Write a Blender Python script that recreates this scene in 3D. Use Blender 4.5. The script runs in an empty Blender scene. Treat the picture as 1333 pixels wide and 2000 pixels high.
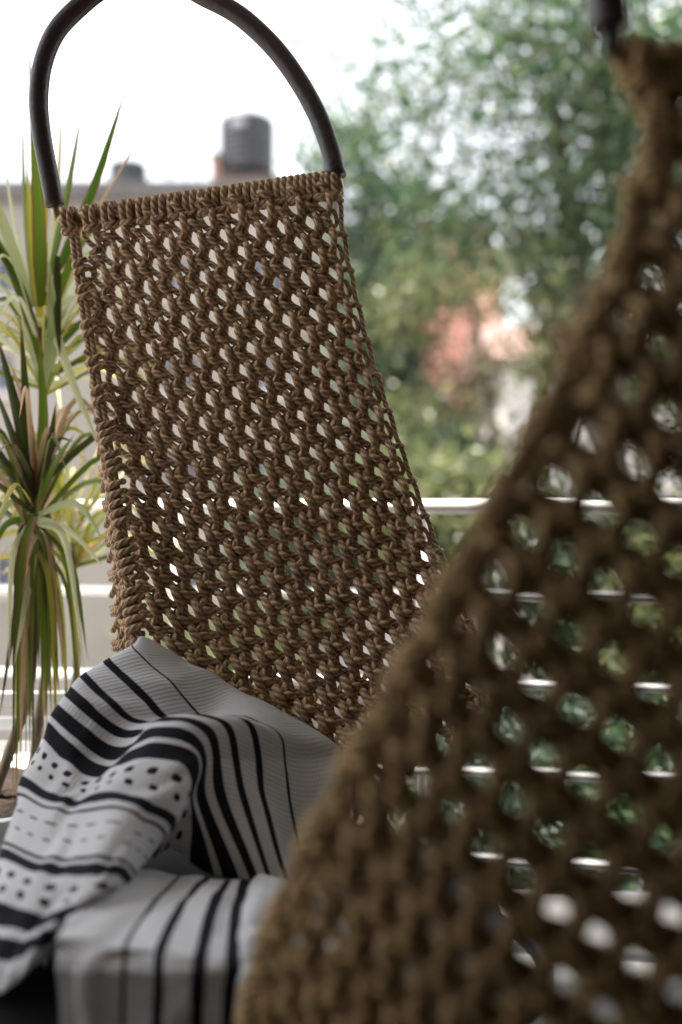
import bpy, math, random
import numpy as np
from mathutils import Vector
random.seed(7); rng = np.random.default_rng(7)
S = bpy.context.scene
COL = S.collection
# ------------------------------------------------------------------ camera
FPX = 2000*35/36.0
CAMZ = 1.0
cd = bpy.data.cameras.new('camera'); cam = bpy.data.objects.new('camera', cd); COL.objects.link(cam)
cam.location = (0, 0, CAMZ); cam.rotation_euler = (math.pi/2, 0, 0)
cd.sensor_fit = 'VERTICAL'; cd.sensor_height = 36; cd.sensor_width = 24; cd.lens = 35
cd.clip_start = 0.05; cd.clip_end = 3000
cd.dof.use_dof = True; cd.dof.focus_distance = 1.59; cd.dof.aperture_fstop = 1.3
S.camera = cam
# ------------------------------------------------------------------ world, sun
SUN_EL, SUN_AZ = 72.0, -86.0      # azimuth from +Y, clockwise: from the left
w = bpy.data.worlds.new('World'); S.world = w; w.use_nodes = True
nt = w.node_tree; bg = nt.nodes['Background']
sky = nt.nodes.new('ShaderNodeTexSky'); sky.sky_type = 'NISHITA'; sky.sun_disc = False
sky.sun_elevation = math.radians(SUN_EL); sky.sun_rotation = math.radians(SUN_AZ)
sky.air_density = 1.0; sky.dust_density = 6.0; sky.ozone_density = 1.0
# thin bright overcast: the blue sky seen through an even white veil
veil = nt.nodes.new('ShaderNodeMixRGB'); veil.inputs[0].default_value = .86; veil.inputs[2].default_value = (2.6,2.65,2.75,1)
nt.links.new(sky.outputs[0], veil.inputs[1]); nt.links.new(veil.outputs[0], bg.inputs[0]); bg.inputs[1].default_value = 0.15
sd = bpy.data.lights.new('sun', 'SUN'); sun = bpy.data.objects.new('sun', sd); COL.objects.link(sun)
sd.energy = 3.2; sd.angle = math.radians(2); sd.color = (1.0, 0.95, 0.87)
el, az = math.radians(SUN_EL), math.radians(SUN_AZ)
sdir = Vector((math.sin(az)*math.cos(el), math.cos(az)*math.cos(el), math.sin(el)))
sun.rotation_euler = sdir.to_track_quat('Z', 'Y').to_euler(); sun.location = sdir*30
S.view_settings.view_transform = 'Standard'; S.view_settings.look = 'None'
S.view_settings.exposure = 2.55; S.view_settings.gamma = 1.0
S.render.engine = 'CYCLES'
# ------------------------------------------------------------------ helpers
def px(x, y, d):
    """pixel of the photograph + distance -> point in the place"""
    x = np.asarray(x, float); y = np.asarray(y, float); d = np.asarray(d, float)
    return np.stack(np.broadcast_arrays((x-666.5)/FPX*d, d, CAMZ-(y-1000)/FPX*d), -1)
def tag(o, label=None, cat=None, group=None, kind=None):
    for k, v in (('label', label), ('category', cat), ('group', group), ('kind', kind)):
        if v: o[k] = v
    return o
def empty(name, loc=(0,0,0), rz=0):
    o = bpy.data.objects.new(name, None); COL.objects.link(o); o.location = loc; o.rotation_euler = (0,0,rz)
    o.empty_display_size = .05
    return o
def link(name, me, mat=None, parent=None, loc=None):
    o = bpy.data.objects.new(name, me); COL.objects.link(o)
    if mat and not me.materials: me.materials.append(mat)
    if parent:
        o.parent = parent
        # meshes are written in world coordinates; keep them there
        o.matrix_parent_inverse = parent_world(parent).inverted()
    if loc is not None: o.location = loc
    return o
def parent_world(p):
    from mathutils import Matrix
    m = Matrix.LocRotScale(p.location, p.rotation_euler, p.scale)
    if p.parent: m = parent_world(p.parent) @ p.matrix_parent_inverse @ m
    return m
class MB:
    """collects geometry into one mesh"""
    def __init__(s): s.v = []; s.f = []; s.uv = []; s.n = 0
    def add(s, v, f, uv=None):
        v = np.asarray(v, float)
        s.v.append(v)
        for i, q in enumerate(f):
            s.f.append([k+s.n for k in q])
            s.uv.extend(uv[i] if uv is not None else [(0,0)]*len(q))
        s.n += len(v)
    def box(s, a, b):
        x0,y0,z0 = a; x1,y1,z1 = b
        v = [(x0,y0,z0),(x1,y0,z0),(x1,y1,z0),(x0,y1,z0),(x0,y0,z1),(x1,y0,z1),(x1,y1,z1),(x0,y1,z1)]
        s.add(v, [(3,2,1,0),(4,5,6,7),(0,1,5,4),(1,2,6,5),(2,3,7,6),(3,0,4,7)])
    def tube(s, p, r, k=8, closed=False, caps=True):
        p = np.asarray(p, float); n = len(p)
        r = np.broadcast_to(np.asarray(r, float), (n,))
        if closed: t = np.roll(p,-1,0)-np.roll(p,1,0)
        else: t = np.gradient(p, axis=0)
        t /= np.linalg.norm(t, axis=1)[:,None]+1e-12
        ref = np.array([0.31,0.87,0.38]); 
        if abs(t[0]@ref) > .9: ref = np.array([0.9,-.2,.3])
        nrm = np.zeros_like(p); a = ref-(ref@t[0])*t[0]; nrm[0] = a/np.linalg.norm(a)
        for i in range(1, n):
            a = nrm[i-1]-(nrm[i-1]@t[i])*t[i]; nrm[i] = a/(np.linalg.norm(a)+1e-12)
        bn = np.cross(t, nrm)
        ang = np.arange(k)/k*2*np.pi
        ring = p[:,None]+r[:,None,None]*(np.cos(ang)[None,:,None]*nrm[:,None]+np.sin(ang)[None,:,None]*bn[:,None])
        L = np.concatenate([[0], np.cumsum(np.linalg.norm(np.diff(p,axis=0),axis=1))])
        f = []; uv = []
        m = n if closed else n-1
        for i in range(m):
            j = (i+1) % n; u0 = L[i]; u1 = L[j] if j else L[i]+.01
            for c in range(k):
                e = (c+1) % k
                f.append((i*k+c, i*k+e, j*k+e, j*k+c)); uv.append([(u0,c/k),(u0,(c+1)/k),(u1,(c+1)/k),(u1,c/k)])
        if caps and not closed:
            f.append(tuple(range(k))[::-1]); uv.append([(L[0],0)]*k)
            f.append(tuple((n-1)*k+c for c in range(k))); uv.append([(L[-1],0)]*k)
        s.add(ring.reshape(-1,3), f, uv)
    def lathe(s, prof, c, k=32):
        prof = np.asarray(prof, float); n = len(prof); ang = np.arange(k)/k*2*np.pi
        v = np.stack([prof[:,0,None]*np.cos(ang)+c[0], prof[:,0,None]*np.sin(ang)+c[1], np.repeat(prof[:,1,None],k,1)+c[2]],-1)
        s.add(v.reshape(-1,3), [(i*k+a, i*k+(a+1)%k, (i+1)*k+(a+1)%k, (i+1)*k+a) for i in range(n-1) for a in range(k)])
    def mesh(s, name, smooth=False):
        me = bpy.data.meshes.new(name)
        me.from_pydata(np.concatenate(s.v).tolist(), [], s.f)
        ul = me.uv_layers.new(name='UVMap'); ul.data.foreach_set('uv', np.asarray(s.uv, 'f').ravel())
        if smooth: me.polygons.foreach_set('use_smooth', np.ones(len(me.polygons), bool))
        me.update(); return me
    def build(s, name, mat, parent=None, smooth=False):
        return link(name, s.mesh(name, smooth), mat, parent)
def cr(P, n):
    """Catmull-Rom resample of a polyline to n points"""
    P = np.asarray(P, float); m = len(P)
    E = np.concatenate([[2*P[0]-P[1]], P, [2*P[-1]-P[-2]]])
    u = np.linspace(0, m-1, n); i = np.minimum(u.astype(int), m-2); t = (u-i)[:,None]
    a,b,c,d = E[i],E[i+1],E[i+2],E[i+3]
    return .5*((2*b)+(c-a)*t+(2*a-5*b+4*c-d)*t*t+(-a+3*b-3*c+d)*t**3)
def pathfit(pts, deg=4):
    """smooth x(y) through traced points; straight beyond the ends"""
    pts = np.asarray(pts, float); y = pts[:,1]; m, sc = y.mean(), np.ptp(y)/2
    c = np.polyfit((y-m)/sc, pts[:,0], deg); dc = np.polyder(c)
    def f(q):
        u = (np.asarray(q, float)-m)/sc; uc = np.clip(u, (y.min()-m)/sc, (y.max()-m)/sc)
        return np.polyval(c, uc)+np.polyval(dc, uc)*(u-uc)
    return f
# ------------------------------------------------------------------ materials
def newmat(name):
    m = bpy.data.materials.new(name); m.use_nodes = True
    return m, m.node_tree, m.node_tree.nodes['Principled BSDF']
def N(t, typ, **kw):
    n = t.nodes.new(typ)
    for k, v in kw.items(): setattr(n, k, v)
    return n
def setin(n, **kw):
    for k, v in kw.items(): n.inputs[k].default_value = v
def ramp(t, fac, stops, interp='LINEAR'):
    r = N(t, 'ShaderNodeValToRGB'); cr_ = r.color_ramp; cr_.interpolation = interp
    while len(cr_.elements) < len(stops): cr_.elements.new(1.0)
    for e, (p, c) in zip(cr_.elements, stops):
        e.position = p; e.color = (*c, 1) if len(c) == 3 else c
    if fac is not None: t.links.new(fac, r.inputs[0])
    return r
def math_(t, op, a, b=None):
    n = N(t, 'ShaderNodeMath', operation=op)
    for i, q in enumerate((a, b)):
        if q is None: continue
        if isinstance(q, (int, float)): n.inputs[i].default_value = q
        else: t.links.new(q, n.inputs[i])
    return n.outputs[0]
def noise(t, scale, detail=4, vec=None):
    n = N(t, 'ShaderNodeTexNoise'); setin(n, Scale=scale, Detail=detail)
    if vec is not None: t.links.new(vec, n.inputs['Vector'])
    return n
def bump(t, b, h, dist, strength=1.0):
    n = N(t, 'ShaderNodeBump'); setin(n, Strength=strength, Distance=dist)
    t.links.new(h, n.inputs['Height']); t.links.new(n.outputs[0], b.inputs['Normal'])
def simple(name, c0, c1=None, scale=6, rough=.7, metal=0, bmp=0, detail=5, coord='Object'):
    m, t, b = newmat(name); tc = N(t, 'ShaderNodeTexCoord')
    n = noise(t, scale, detail, tc.outputs[coord])
    c1 = c1 or tuple(k*.75 for k in c0)
    r = ramp(t, n.outputs['Fac'], [(.3, c1), (.7, c0)]); t.links.new(r.outputs[0], b.inputs['Base Color'])
    setin(b, Roughness=rough, Metallic=metal)
    if bmp: bump(t, b, n.outputs['Fac'], bmp)
    return m
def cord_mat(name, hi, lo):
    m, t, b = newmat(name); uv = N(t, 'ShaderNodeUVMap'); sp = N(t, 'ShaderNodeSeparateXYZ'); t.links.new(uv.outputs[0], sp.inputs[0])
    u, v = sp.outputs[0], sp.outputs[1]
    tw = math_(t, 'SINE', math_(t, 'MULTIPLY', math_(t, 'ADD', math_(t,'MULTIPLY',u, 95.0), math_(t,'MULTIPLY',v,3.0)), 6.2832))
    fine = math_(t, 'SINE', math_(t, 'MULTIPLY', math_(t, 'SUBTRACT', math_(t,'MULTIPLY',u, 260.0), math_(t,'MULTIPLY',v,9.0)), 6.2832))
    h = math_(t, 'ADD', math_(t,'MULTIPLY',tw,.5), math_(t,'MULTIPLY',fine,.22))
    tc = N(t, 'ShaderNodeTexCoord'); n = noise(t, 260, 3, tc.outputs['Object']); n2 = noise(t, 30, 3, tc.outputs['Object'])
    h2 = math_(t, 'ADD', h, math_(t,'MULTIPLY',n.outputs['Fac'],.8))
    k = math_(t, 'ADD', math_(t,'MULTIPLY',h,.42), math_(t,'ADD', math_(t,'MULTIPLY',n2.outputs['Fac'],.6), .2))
    r = ramp(t, k, [(.12, lo), (.75, hi)]); t.links.new(r.outputs[0], b.inputs['Base Color'])  # twist grooves darker than the ridges: crevice shade put into the colour
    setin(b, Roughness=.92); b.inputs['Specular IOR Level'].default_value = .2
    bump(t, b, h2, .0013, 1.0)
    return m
def leaf_mat(name, stops, trans=.35, rough=.5, island=True, stripe=None):
    m, t, b = newmat(name)
    g = N(t, 'ShaderNodeNewGeometry'); oi = N(t, 'ShaderNodeObjectInfo'); tc = N(t, 'ShaderNodeTexCoord')
    n = noise(t, 3.0 if island else 9.0, 4, tc.outputs['Object'])
    src = g.outputs['Random Per Island'] if island else oi.outputs['Random']
    k = math_(t, 'ADD', math_(t, 'MULTIPLY', src, .65), math_(t, 'MULTIPLY', n.outputs['Fac'], .35))
    r = ramp(t, k, stops); colr = r.outputs[0]
    if stripe:                                           # coloured margin along the leaf edge
        uv = N(t, 'ShaderNodeUVMap'); sp = N(t, 'ShaderNodeSeparateXYZ'); t.links.new(uv.outputs[0], sp.inputs[0])
        e = math_(t, 'ABSOLUTE', math_(t, 'SUBTRACT', sp.outputs[1], .5))
        er = ramp(t, e, [(.3, (0,0,0)), (.42, (1,1,1))])
        mx = N(t, 'ShaderNodeMixRGB'); t.links.new(er.outputs[0], mx.inputs[0]); t.links.new(colr, mx.inputs[1]); mx.inputs[2].default_value = (*stripe, 1)
        colr = mx.outputs[0]
        tr_ = ramp(t, sp.outputs[0], [(.86,(0,0,0)),(.96,(1,1,1))]); m2 = N(t, 'ShaderNodeMixRGB'); t.links.new(tr_.outputs[0], m2.inputs[0]); t.links.new(colr, m2.inputs[1]); m2.inputs[2].default_value = (.22,.13,.06,1)
        colr = m2.outputs[0]
    t.links.new(colr, b.inputs['Base Color']); setin(b, Roughness=rough)
    tr = N(t, 'ShaderNodeBsdfTranslucent'); 
    hs = N(t, 'ShaderNodeHueSaturation'); setin(hs, Value=1.5, Saturation=1.1); t.links.new(colr, hs.inputs['Color']); t.links.new(hs.outputs[0], tr.inputs[0])
    mix = N(t, 'ShaderNodeMixShader'); mix.inputs[0].default_value = trans
    t.links.new(b.outputs[0], mix.inputs[1]); t.links.new(tr.outputs[0], mix.inputs[2])
    t.links.new(mix.outputs[0], t.nodes['Material Output'].inputs[0])
    return m
M = {}
M['cord'] = cord_mat('jute_cord_lit', (.72,.51,.335), (.14,.08,.048))  # same cord on both chairs; this copy brightened in place of light
M['cord_near'] = cord_mat('jute_cord_shaded', (.56,.39,.20), (.10,.06,.03))  # darker copy of that cord: the near chair's shade put into its colour
M['leather'] = simple('dark_leather', (.052,.030,.037), (.022,.012,.016), 120, .42, 0, .0012)
M['brass'] = simple('brushed_brass', (.45,.36,.2), (.32,.25,.14), 40, .42, 1)
M['white_metal'] = simple('white_painted_metal', (.82,.82,.80), (.74,.74,.72), 12, .4)
M['black_metal'] = simple('black_steel', (.02,.02,.022), (.012,.012,.013), 30, .5)
M['plaster'] = simple('balcony_plaster', (.75,.72,.67), (.68,.65,.6), 3, .9, 0, .002)
M['dark_wall'] = simple('dark_plaster', (.13,.115,.10), (.09,.08,.075), 3, .9, 0, .002)
M['floor'] = simple('grey_floor', (.10,.098,.095), (.065,.062,.062), 5, .55, 0, .001)
M['charcoal'] = simple('charcoal_fabric', (.025,.026,.03), (.014,.014,.017), 300, .95, 0, .0008)
M['pot'] = simple('pale_glazed_pot', (.66,.68,.72), (.55,.57,.6), 8, .35)
M['soil'] = simple('brown_soil', (.045,.024,.016), (.014,.009,.006), 60, 1, 0, .02)
M['stem'] = simple('brown_stem', (.20,.16,.10), (.09,.07,.045), 30, .9, 0, .004)
M['beige'] = simple('beige_wall', (.34,.31,.28), (.26,.24,.215), .5, .9, coord='Object')
M['coping'] = simple('grey_coping', (.16,.145,.14), (.11,.10,.10), 2, .9)
M['salmon'] = simple('salmon_wall', (.72,.36,.27), (.60,.28,.21), 1.5, .9)
M['offwhite'] = simple('off_white_wall', (.72,.68,.66), (.58,.54,.53), 1.0, .9)
M['roof'] = simple('dull_tile_roof', (.28,.17,.14), (.17,.11,.10), 8, .9)
M['glass'] = simple('window_glass', (.10,.12,.17), (.06,.07,.1), 1, .12)
M['tank'] = simple('black_tank_plastic', (.035,.035,.045), (.024,.024,.03), 3, .5)
M['tank_mark'] = simple('pale_tank_mark', (.55,.55,.6), (.45,.45,.5), 3, .6)
M['brick'] = simple('red_brick_pier', (.42,.23,.17), (.30,.17,.13), 9, .9)
M['bark'] = simple('tree_bark', (.13,.10,.075), (.06,.045,.035), 12, .95, 0, .02)
M['ground'] = simple('dry_ground', (.20,.175,.14), (.10,.105,.07), .35, 1)
M['road'] = simple('pale_concrete_lane', (.22,.21,.20), (.17,.16,.155), .8, .95)
M['tree_leaf'] = leaf_mat('tree_leaf', [(.1,(.02,.045,.024)),(.45,(.045,.085,.042)),(.75,(.09,.12,.055)),(.95,(.17,.17,.085))], .45, .35)
M['tree_leaf2'] = leaf_mat('tree_leaf_teal', [(.1,(.028,.052,.036)),(.5,(.058,.092,.06)),(.95,(.12,.145,.09))], .42, .38)
M['tree_leaf3'] = leaf_mat('tree_leaf_yellow', [(.1,(.045,.065,.03)),(.5,(.10,.12,.05)),(.95,(.22,.21,.11))], .45, .4)
M['drac_green'] = leaf_mat('blade_green', [(.2,(.06,.12,.02)),(.8,(.13,.20,.035))], .4, .32, False, (.16,.09,.035))
M['drac_yellow'] = leaf_mat('blade_yellow', [(.2,(.28,.27,.05)),(.8,(.42,.38,.10))], .45, .35, False, (.30,.24,.06))
M['drac_pale'] = leaf_mat('blade_pale', [(.2,(.30,.33,.16)),(.8,(.52,.52,.34))], .4, .3, False)
M['drac_dark'] = leaf_mat('blade_dark', [(.2,(.025,.05,.012)),(.8,(.06,.08,.02))], .3, .35, False, (.11,.035,.02))
M['drac_tan'] = leaf_mat('blade_tan', [(.2,(.30,.20,.11)),(.8,(.46,.33,.20))], .4, .5, False)
# striped cotton: U runs across the stripes, V along them
def cloth_mat(name, stripes, dots, umax, tone=(.58,.59,.615)):
    m, t, b = newmat(name); uv = N(t, 'ShaderNodeUVMap'); sp = N(t, 'ShaderNodeSeparateXYZ'); t.links.new(uv.outputs[0], sp.inputs[0])
    u, v = sp.outputs[0], sp.outputs[1]
    tc = N(t, 'ShaderNodeTexCoord'); nz = noise(t, 45, 3, tc.outputs['Object'])
    uw = math_(t, 'ADD', u, math_(t, 'MULTIPLY', math_(t, 'SUBTRACT', nz.outputs['Fac'], .5), .05))
    un = math_(t, 'DIVIDE', uw, umax)
    st = [(0, (0,0,0))]
    for c, wd in stripes:
        st += [((c-wd/2)/umax, (1,1,1)), ((c+wd/2)/umax, (0,0,0))]
    mask = ramp(t, un, st, 'CONSTANT').outputs[0]
    for c, hw, freq, duty in dots:
        a = math_(t, 'DIVIDE', math_(t, 'SUBTRACT', uw, c), hw); e = math_(t, 'DIVIDE', math_(t, 'SUBTRACT', math_(t, 'FRACT', math_(t, 'ADD', math_(t, 'MULTIPLY', v, freq), c*3.7)), .5), duty*.5)
        q = math_(t, 'ADD', math_(t, 'POWER', math_(t, 'ABSOLUTE', a), 3.0), math_(t, 'POWER', math_(t, 'ABSOLUTE', e), 3.0))
        mask = math_(t, 'MAXIMUM', mask, math_(t, 'LESS_THAN', q, 1.0))
    n2 = noise(t, 9, 3, tc.outputs['Object'])
    base = ramp(t, n2.outputs['Fac'], [(.3, tuple(k*.88 for k in tone)), (.7, tone)])
    mx = N(t, 'ShaderNodeMixRGB'); t.links.new(mask, mx.inputs[0]); t.links.new(base.outputs[0], mx.inputs[1]); mx.inputs[2].default_value = (.012,.012,.017,1)
    t.links.new(mx.outputs[0], b.inputs['Base Color']); setin(b, Roughness=.95); b.inputs['Specular IOR Level'].default_value = .15
    rib = math_(t, 'SINE', math_(t, 'MULTIPLY', v, 900.0)); rib2 = math_(t, 'SINE', math_(t, 'MULTIPLY', u, 130.0))
    bump(t, b, math_(t, 'ADD', rib, math_(t, 'MULTIPLY', rib2, .4)), .0003, .8)
    return m
# ------------------------------------------------------------------ ground, balcony
GZ = -3.5
g = MB(); g.box((-900,-900,GZ-.5),(900,900,GZ)); tag(g.build('ground', M['ground']), kind='structure')
g = MB(); g.box((-60,9.5,GZ+.004),(60,13.0,GZ+.02)); tag(g.build('road', M['road']), kind='structure')
b = MB(); b.box((-4.5,-2.6,-.22),(4.5,2.62,0)); tag(b.build('balcony_floor', M['floor']), kind='structure')
b = MB(); b.box((-1.3,-.747,2.62),(2.6,2.2,2.84)); tag(b.build('balcony_ceiling', M['plaster']), kind='structure')
b = MB(); b.box((-1.45,.123,.003),(-1.30,1.5,.95)); pw = b.build('added_parapet', M['plaster']); tag(pw, 'low unseen parapet added left of the balcony to block low light', 'wall')  # out of view, added to keep low light off the seat and throw
hb = empty('house', (0,-.9,GZ)); tag(hb, 'plastered house that carries the balcony, with side walls added to block light', 'house')
b = MB(); b.box((-4.5,-1.05,.003),(4.5,-.75,6)); b.build('wall', M['dark_wall'], hb)  # unseen wall behind the camera, set close and dark to cut light from there
b = MB(); b.box((1.35,-.747,.003),(1.55,1.9,2.617)); b.build('added_side_wall', M['dark_wall'], hb)  # added out of view to block light from the right
b = MB(); b.box((-1.47,-.747,.003),(-1.28,.12,2.617)); b.build('added_side_wall', M['dark_wall'], hb)  # unseen wall return, added to shade the throw's flap and the near chair
b = MB(); b.box((-4.45,-2.6,GZ),(4.45,2.3,-.223)); b.build('lower_storey', M['plaster'], hb)
# ------------------------------------------------------------------ macrame
# one mesh of the netting in lattice units (across, down, mm off the surface): the lit cord that bulges
# round the right of the opening, the darker one behind its left side, and the bar of the knot above it
KNOT = dict(
 A=[(-.14,-1.03,0),(.04,-.93,8),(.26,-.77,10),(.43,-.60,4.5),(.48,-.46,2),(.57,-.24,9.5),(.61,.04,12.5),(.59,.30,11.5),(.51,.53,6.5),(.41,.67,1),(.28,.79,6.5),(.08,.93,8),(-.14,1.05,0)],
 B=[(.30,-1.0,-3),(.0,-.78,-3),(-.30,-.46,-2.5),(-.48,-.10,-1.5),(-.42,.12,-1.5),(-.14,.38,-2.5),(.18,.60,-4),(.45,.84,-5)],
 D=[(-.55,-.86,-4),(-.24,-.70,-3),(.08,-.55,-3),(.33,-.34,-3.5),(.60,-.02,-5)],
 E=[(-.45,.82,-5),(-.1,.74,-6),(.3,.70,-6),(.6,.6,-5)],
 F=[(-.56,-.98,-4),(-.2,-1.03,-7),(.2,-.97,-7),(.56,-1.0,-4)])
def surf_pts(P, ijn):
    """lattice coordinates + offset along the normal (m) -> world"""
    i, j, n = ijn.T; e = .05
    p = P(i, j); du = P(i+e, j)-P(i-e, j); dv = P(i, j+e)-P(i, j-e)
    nr = np.cross(dv, du); nr /= np.linalg.norm(nr, axis=1)[:,None]
    return p+nr*n[:,None]
def knot(P, i, j, r, k, res, mat, parent, jit=1.2, nscale=1.0):
    mb = MB()
    for key, n in (('A',int(36*res)),('B',int(18*res)),('D',int(10*res)),('E',int(7*res)),('F',int(8*res))):
        q = np.array(KNOT[key], float)
        q[1:-1] += rng.normal(0, 1, q[1:-1].shape)*[.022*jit,.022*jit,.6*jit]
        q = cr(q, max(n, 5))
        rr = np.full(len(q), r*rng.uniform(.95,1.06))
        if key == 'A': rr *= 1.0+.16*np.exp(-((q[:,1]-.05)/.33)**2)-.22*np.exp(-((q[:,1]+.48)/.08)**2)-.24*np.exp(-((q[:,1]-.67)/.08)**2)
        mb.tube(surf_pts(P, np.stack([i+q[:,0], j+q[:,1], q[:,2]*.001*nscale], 1)), rr, k)
    return mb.build('knot', mat, parent, True)
def cordline(P, ijn, r, k, n, name, mat, parent):
    mb = MB(); mb.tube(surf_pts(P, cr(np.array(ijn, float), n)), r, k); return mb.build(name, mat, parent, True)
def coil(path, rad, turns, r, k, name, mat, parent, flat=.75, ph=0):
    """cord wound round a bundle: path is a 3D polyline"""
    n = int(turns*16)+1; p = cr(path, n); t = np.gradient(p, axis=0); t /= np.linalg.norm(t,axis=1)[:,None]
    a = np.cross(t, [0,1.,0]); a /= np.linalg.norm(a,axis=1)[:,None]; c = np.cross(t, a)
    th = np.linspace(0, turns*2*np.pi, n)+ph
    mb = MB(); mb.tube(p+rad*(np.cos(th)[:,None]*a+flat*np.sin(th)[:,None]*c), r, k); return mb.build(name, mat, parent, True)
def larkhead(c, ax, r, rr, mat, parent, tails, k=7):
    """two loops over the rod and the bar below; ax = unit vector along the rod"""
    ax = np.asarray(ax); up = np.array([0,0,1.]); up = up-(up@ax)*ax; up /= np.linalg.norm(up); out = np.cross(ax, up)
    if out[1] > 0: out = -out
    L = lambda x, y, n: c+ax*x+up*y+out*n
    mb = MB(); R = rr+r
    for sx in (-1, 1):
        j = rng.normal(0, .0008, 3)
        x = sx*r*1.08+j[0]
        pts = [L(x, -.030, .004), L(x, -.016, R*.95), L(x, .001, R*1.12), L(x, R*.95, R*.35), L(x, R*.9, -R*.6), L(x, -.002, -R*1.1), L(x*1.1, -.018, -.003), L(x*1.2, -.026, .0)]
        mb.tube(cr(pts, 22), r*rng.uniform(.95,1.05), k)
    pts = [L(-r*2.3,-.022,-.004), L(-r*1.7,-.0245,.008), L(0,-.026,.0165), L(r*1.7,-.0225,.009), L(r*2.2,-.02,-.004)]
    mb.tube(cr(pts, 12), r*.95, k)
    for tl, sx in zip(tails, (-1, 1)):
        mb.tube(cr([L(sx*r, -.026, .001), (L(sx*r, -.034, .0)+tl)/2, tl], 8), r*.95, k)
    return mb.build('cord_loop', mat, parent, True)
def arch(parent, pts, r, mat_l, mat_b, rodA, rodB, rr, mat_c=None):
    p = cr(pts, 90); mb = MB(); mb.tube(p, r, 20); h = mb.build('arch_handle', mat_l, parent, True)
    # stitched seam on the inner side
    c = p.mean(0); n = c-p; n /= np.linalg.norm(n,axis=1)[:,None]
    mb = MB(); mb.tube(p+n*r*.97, r*.10, 6); mb.build('seam', mat_l, h, True)
    for e, q in ((0, rodA), (-1, rodB)):
        d = p[e]-p[1 if e == 0 else -2]; d /= np.linalg.norm(d)
        mb = MB(); mb.tube([p[e]-d*.01, p[e]+d*.022, p[e]+d*.024], [rr*1.15, rr*1.15, rr*.8], 16); mb.build('collar', mat_c or mat_b, h, True)
    mb = MB(); v = (rodB-rodA)/np.linalg.norm(rodB-rodA); mb.tube([rodA-v*.004, rodA+v*.002, rodB-v*.002, rodB+v*.004], [rr*.7, rr, rr, rr*.7], 16); mb.build('rod', mat_b, parent, True)
    return p
def suspension(parent, apex, mat):
    top = np.array([apex[0], apex[1], 2.60])
    mb = MB(); mb.tube(cr([apex+[0,0,-.02], (apex*2+top)/3, top], 12), .009, 8); mb.build('hanging_rope', mat, parent, True)
    th = np.linspace(0, 2*np.pi, 24, endpoint=False)
    mb = MB(); mb.tube(np.stack([top[0]+.02*np.cos(th), np.full(24, top[1]), top[2]-.01+.022*np.sin(th)],1), .005, 6, True)
    mb.lathe([(.0,2.619),(.03,2.619),(.03,2.612),(.006,2.605)], (top[0],top[1],0), 20); mb.build('ceiling_hook', M['black_metal'], parent, True)

# ---- the sharp chair
chair = empty('macrame_chair', (-.15,1.4,0))
tag(chair, 'brown macrame hanging chair in focus with dark leather arch, striped throw on its seat', 'chair', 'macrame hanging chairs')
Rf = pathfit([(655,395),(667,470),(685,560),(705,650),(745,795),(800,930),(862,1105),(915,1230),(960,1320)], 4)
Lf = pathfit([(150,480),(160,560),(168,640),(182,720),(198,800),(215,880),(228,960),(240,1040),(247,1100),(256,1180),(266,1260),(280,1400)], 3)
def Pmain_px(i, j):
    T = np.asarray(j, float)/2; i = np.asarray(i, float)
    ry = 391+68.7*T; rx = Rf(ry); c = (18-i)/2
    wx = 56-.95*T; wy = 8.2+1.25*T
    return rx-c*wx, ry+c*wy, c, T
def Pmain(i, j):
    x, y, c, T = Pmain_px(i, j)
    xr = x+c*10.; s = np.clip(c/9., -.2, 1.4)
    d = 1.545+s*(.11-.008*T)*np.clip(s+.3,0,1.3)/1.3*1.1+.012*np.sin(s*3.0)*np.clip(T/8,0,1)-.0009*np.clip(T-8,0,9)**2
    return px(x, y, d)
RM = .0050
rodA = px(116, 428, 1.655); rodB = px(662, 353, 1.55)
apts = [(108,402),(92,320),(80,250),(76,190),(84,125),(108,65),(150,18),(205,-25),(275,-48),(345,-35),(405,-5),(470,32),(535,92),(585,160),(622,228),(645,290),(658,345)]
ad = np.linspace(1.655, 1.55, len(apts))
ap = arch(chair, [px(a[0],a[1],d) for a,d in zip(apts,ad)], .0155, M['leather'], M['brass'], rodA, rodB, .0068)
suspension(chair, ap[np.argmax(ap[:,2])], M['leather'])
HX = [139,184,224,259,292,323,354,384,413,443,472,501,529,556,582,606,629,650]
ax = (rodB-rodA)/np.linalg.norm(rodB-rodA)
for k in range(18):
    f = (HX[k]-116)/(662-116.)
    c = rodA+(rodB-rodA)*f
    i0 = 2*(k//2)+1; e = -1 if k % 2 == 0 else 1
    tl = [(i0+e*.42-.1,-.98,0),(i0+e*.42+.12,-.93,0)]
    tw = surf_pts(Pmain, np.array(tl, float))
    larkhead(c, ax, RM*1.14, .0068, M['cord'], chair, tw)
nk = 0
for j in range(0, 29):
    for i in range(17-(j % 2), -9, -2):
        x, y, c, T = Pmain_px(i, j)
        if x < Lf(y)+16 or x > 1020: continue
        yb = 1250+(x-270)*.53                      # the throw covers what lies below this line
        if y > yb+70: continue
        knot(Pmain, i, j, RM*(.97+.024*T), 8, 1.0, M['cord'], chair); nk += 1
    if j % 2 == 0 and j < 28:                       # right border: the outer pair runs straight past the next row
        cordline(Pmain, [(17.55,j+.45,0),(17.86,j+.7,0),(17.9,j+1.3,0),(17.5,j+1.6,0)], RM*.72, 8, 10, 'border_cord', M['cord'], chair)
jj = np.arange(-1, 28.2, .5)
cordline(Pmain, [(18.27+.06*math.sin(q*3.1416), q, 0) for q in jj], RM*.8, 8, 140, 'border_cord', M['cord'], chair)
cordline(Pmain, [(17.45,-1.2,.0),(17.9,-.8,0),(18.25,-.4,0)], RM*.8, 8, 8, 'border_cord', M['cord'], chair)
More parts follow.
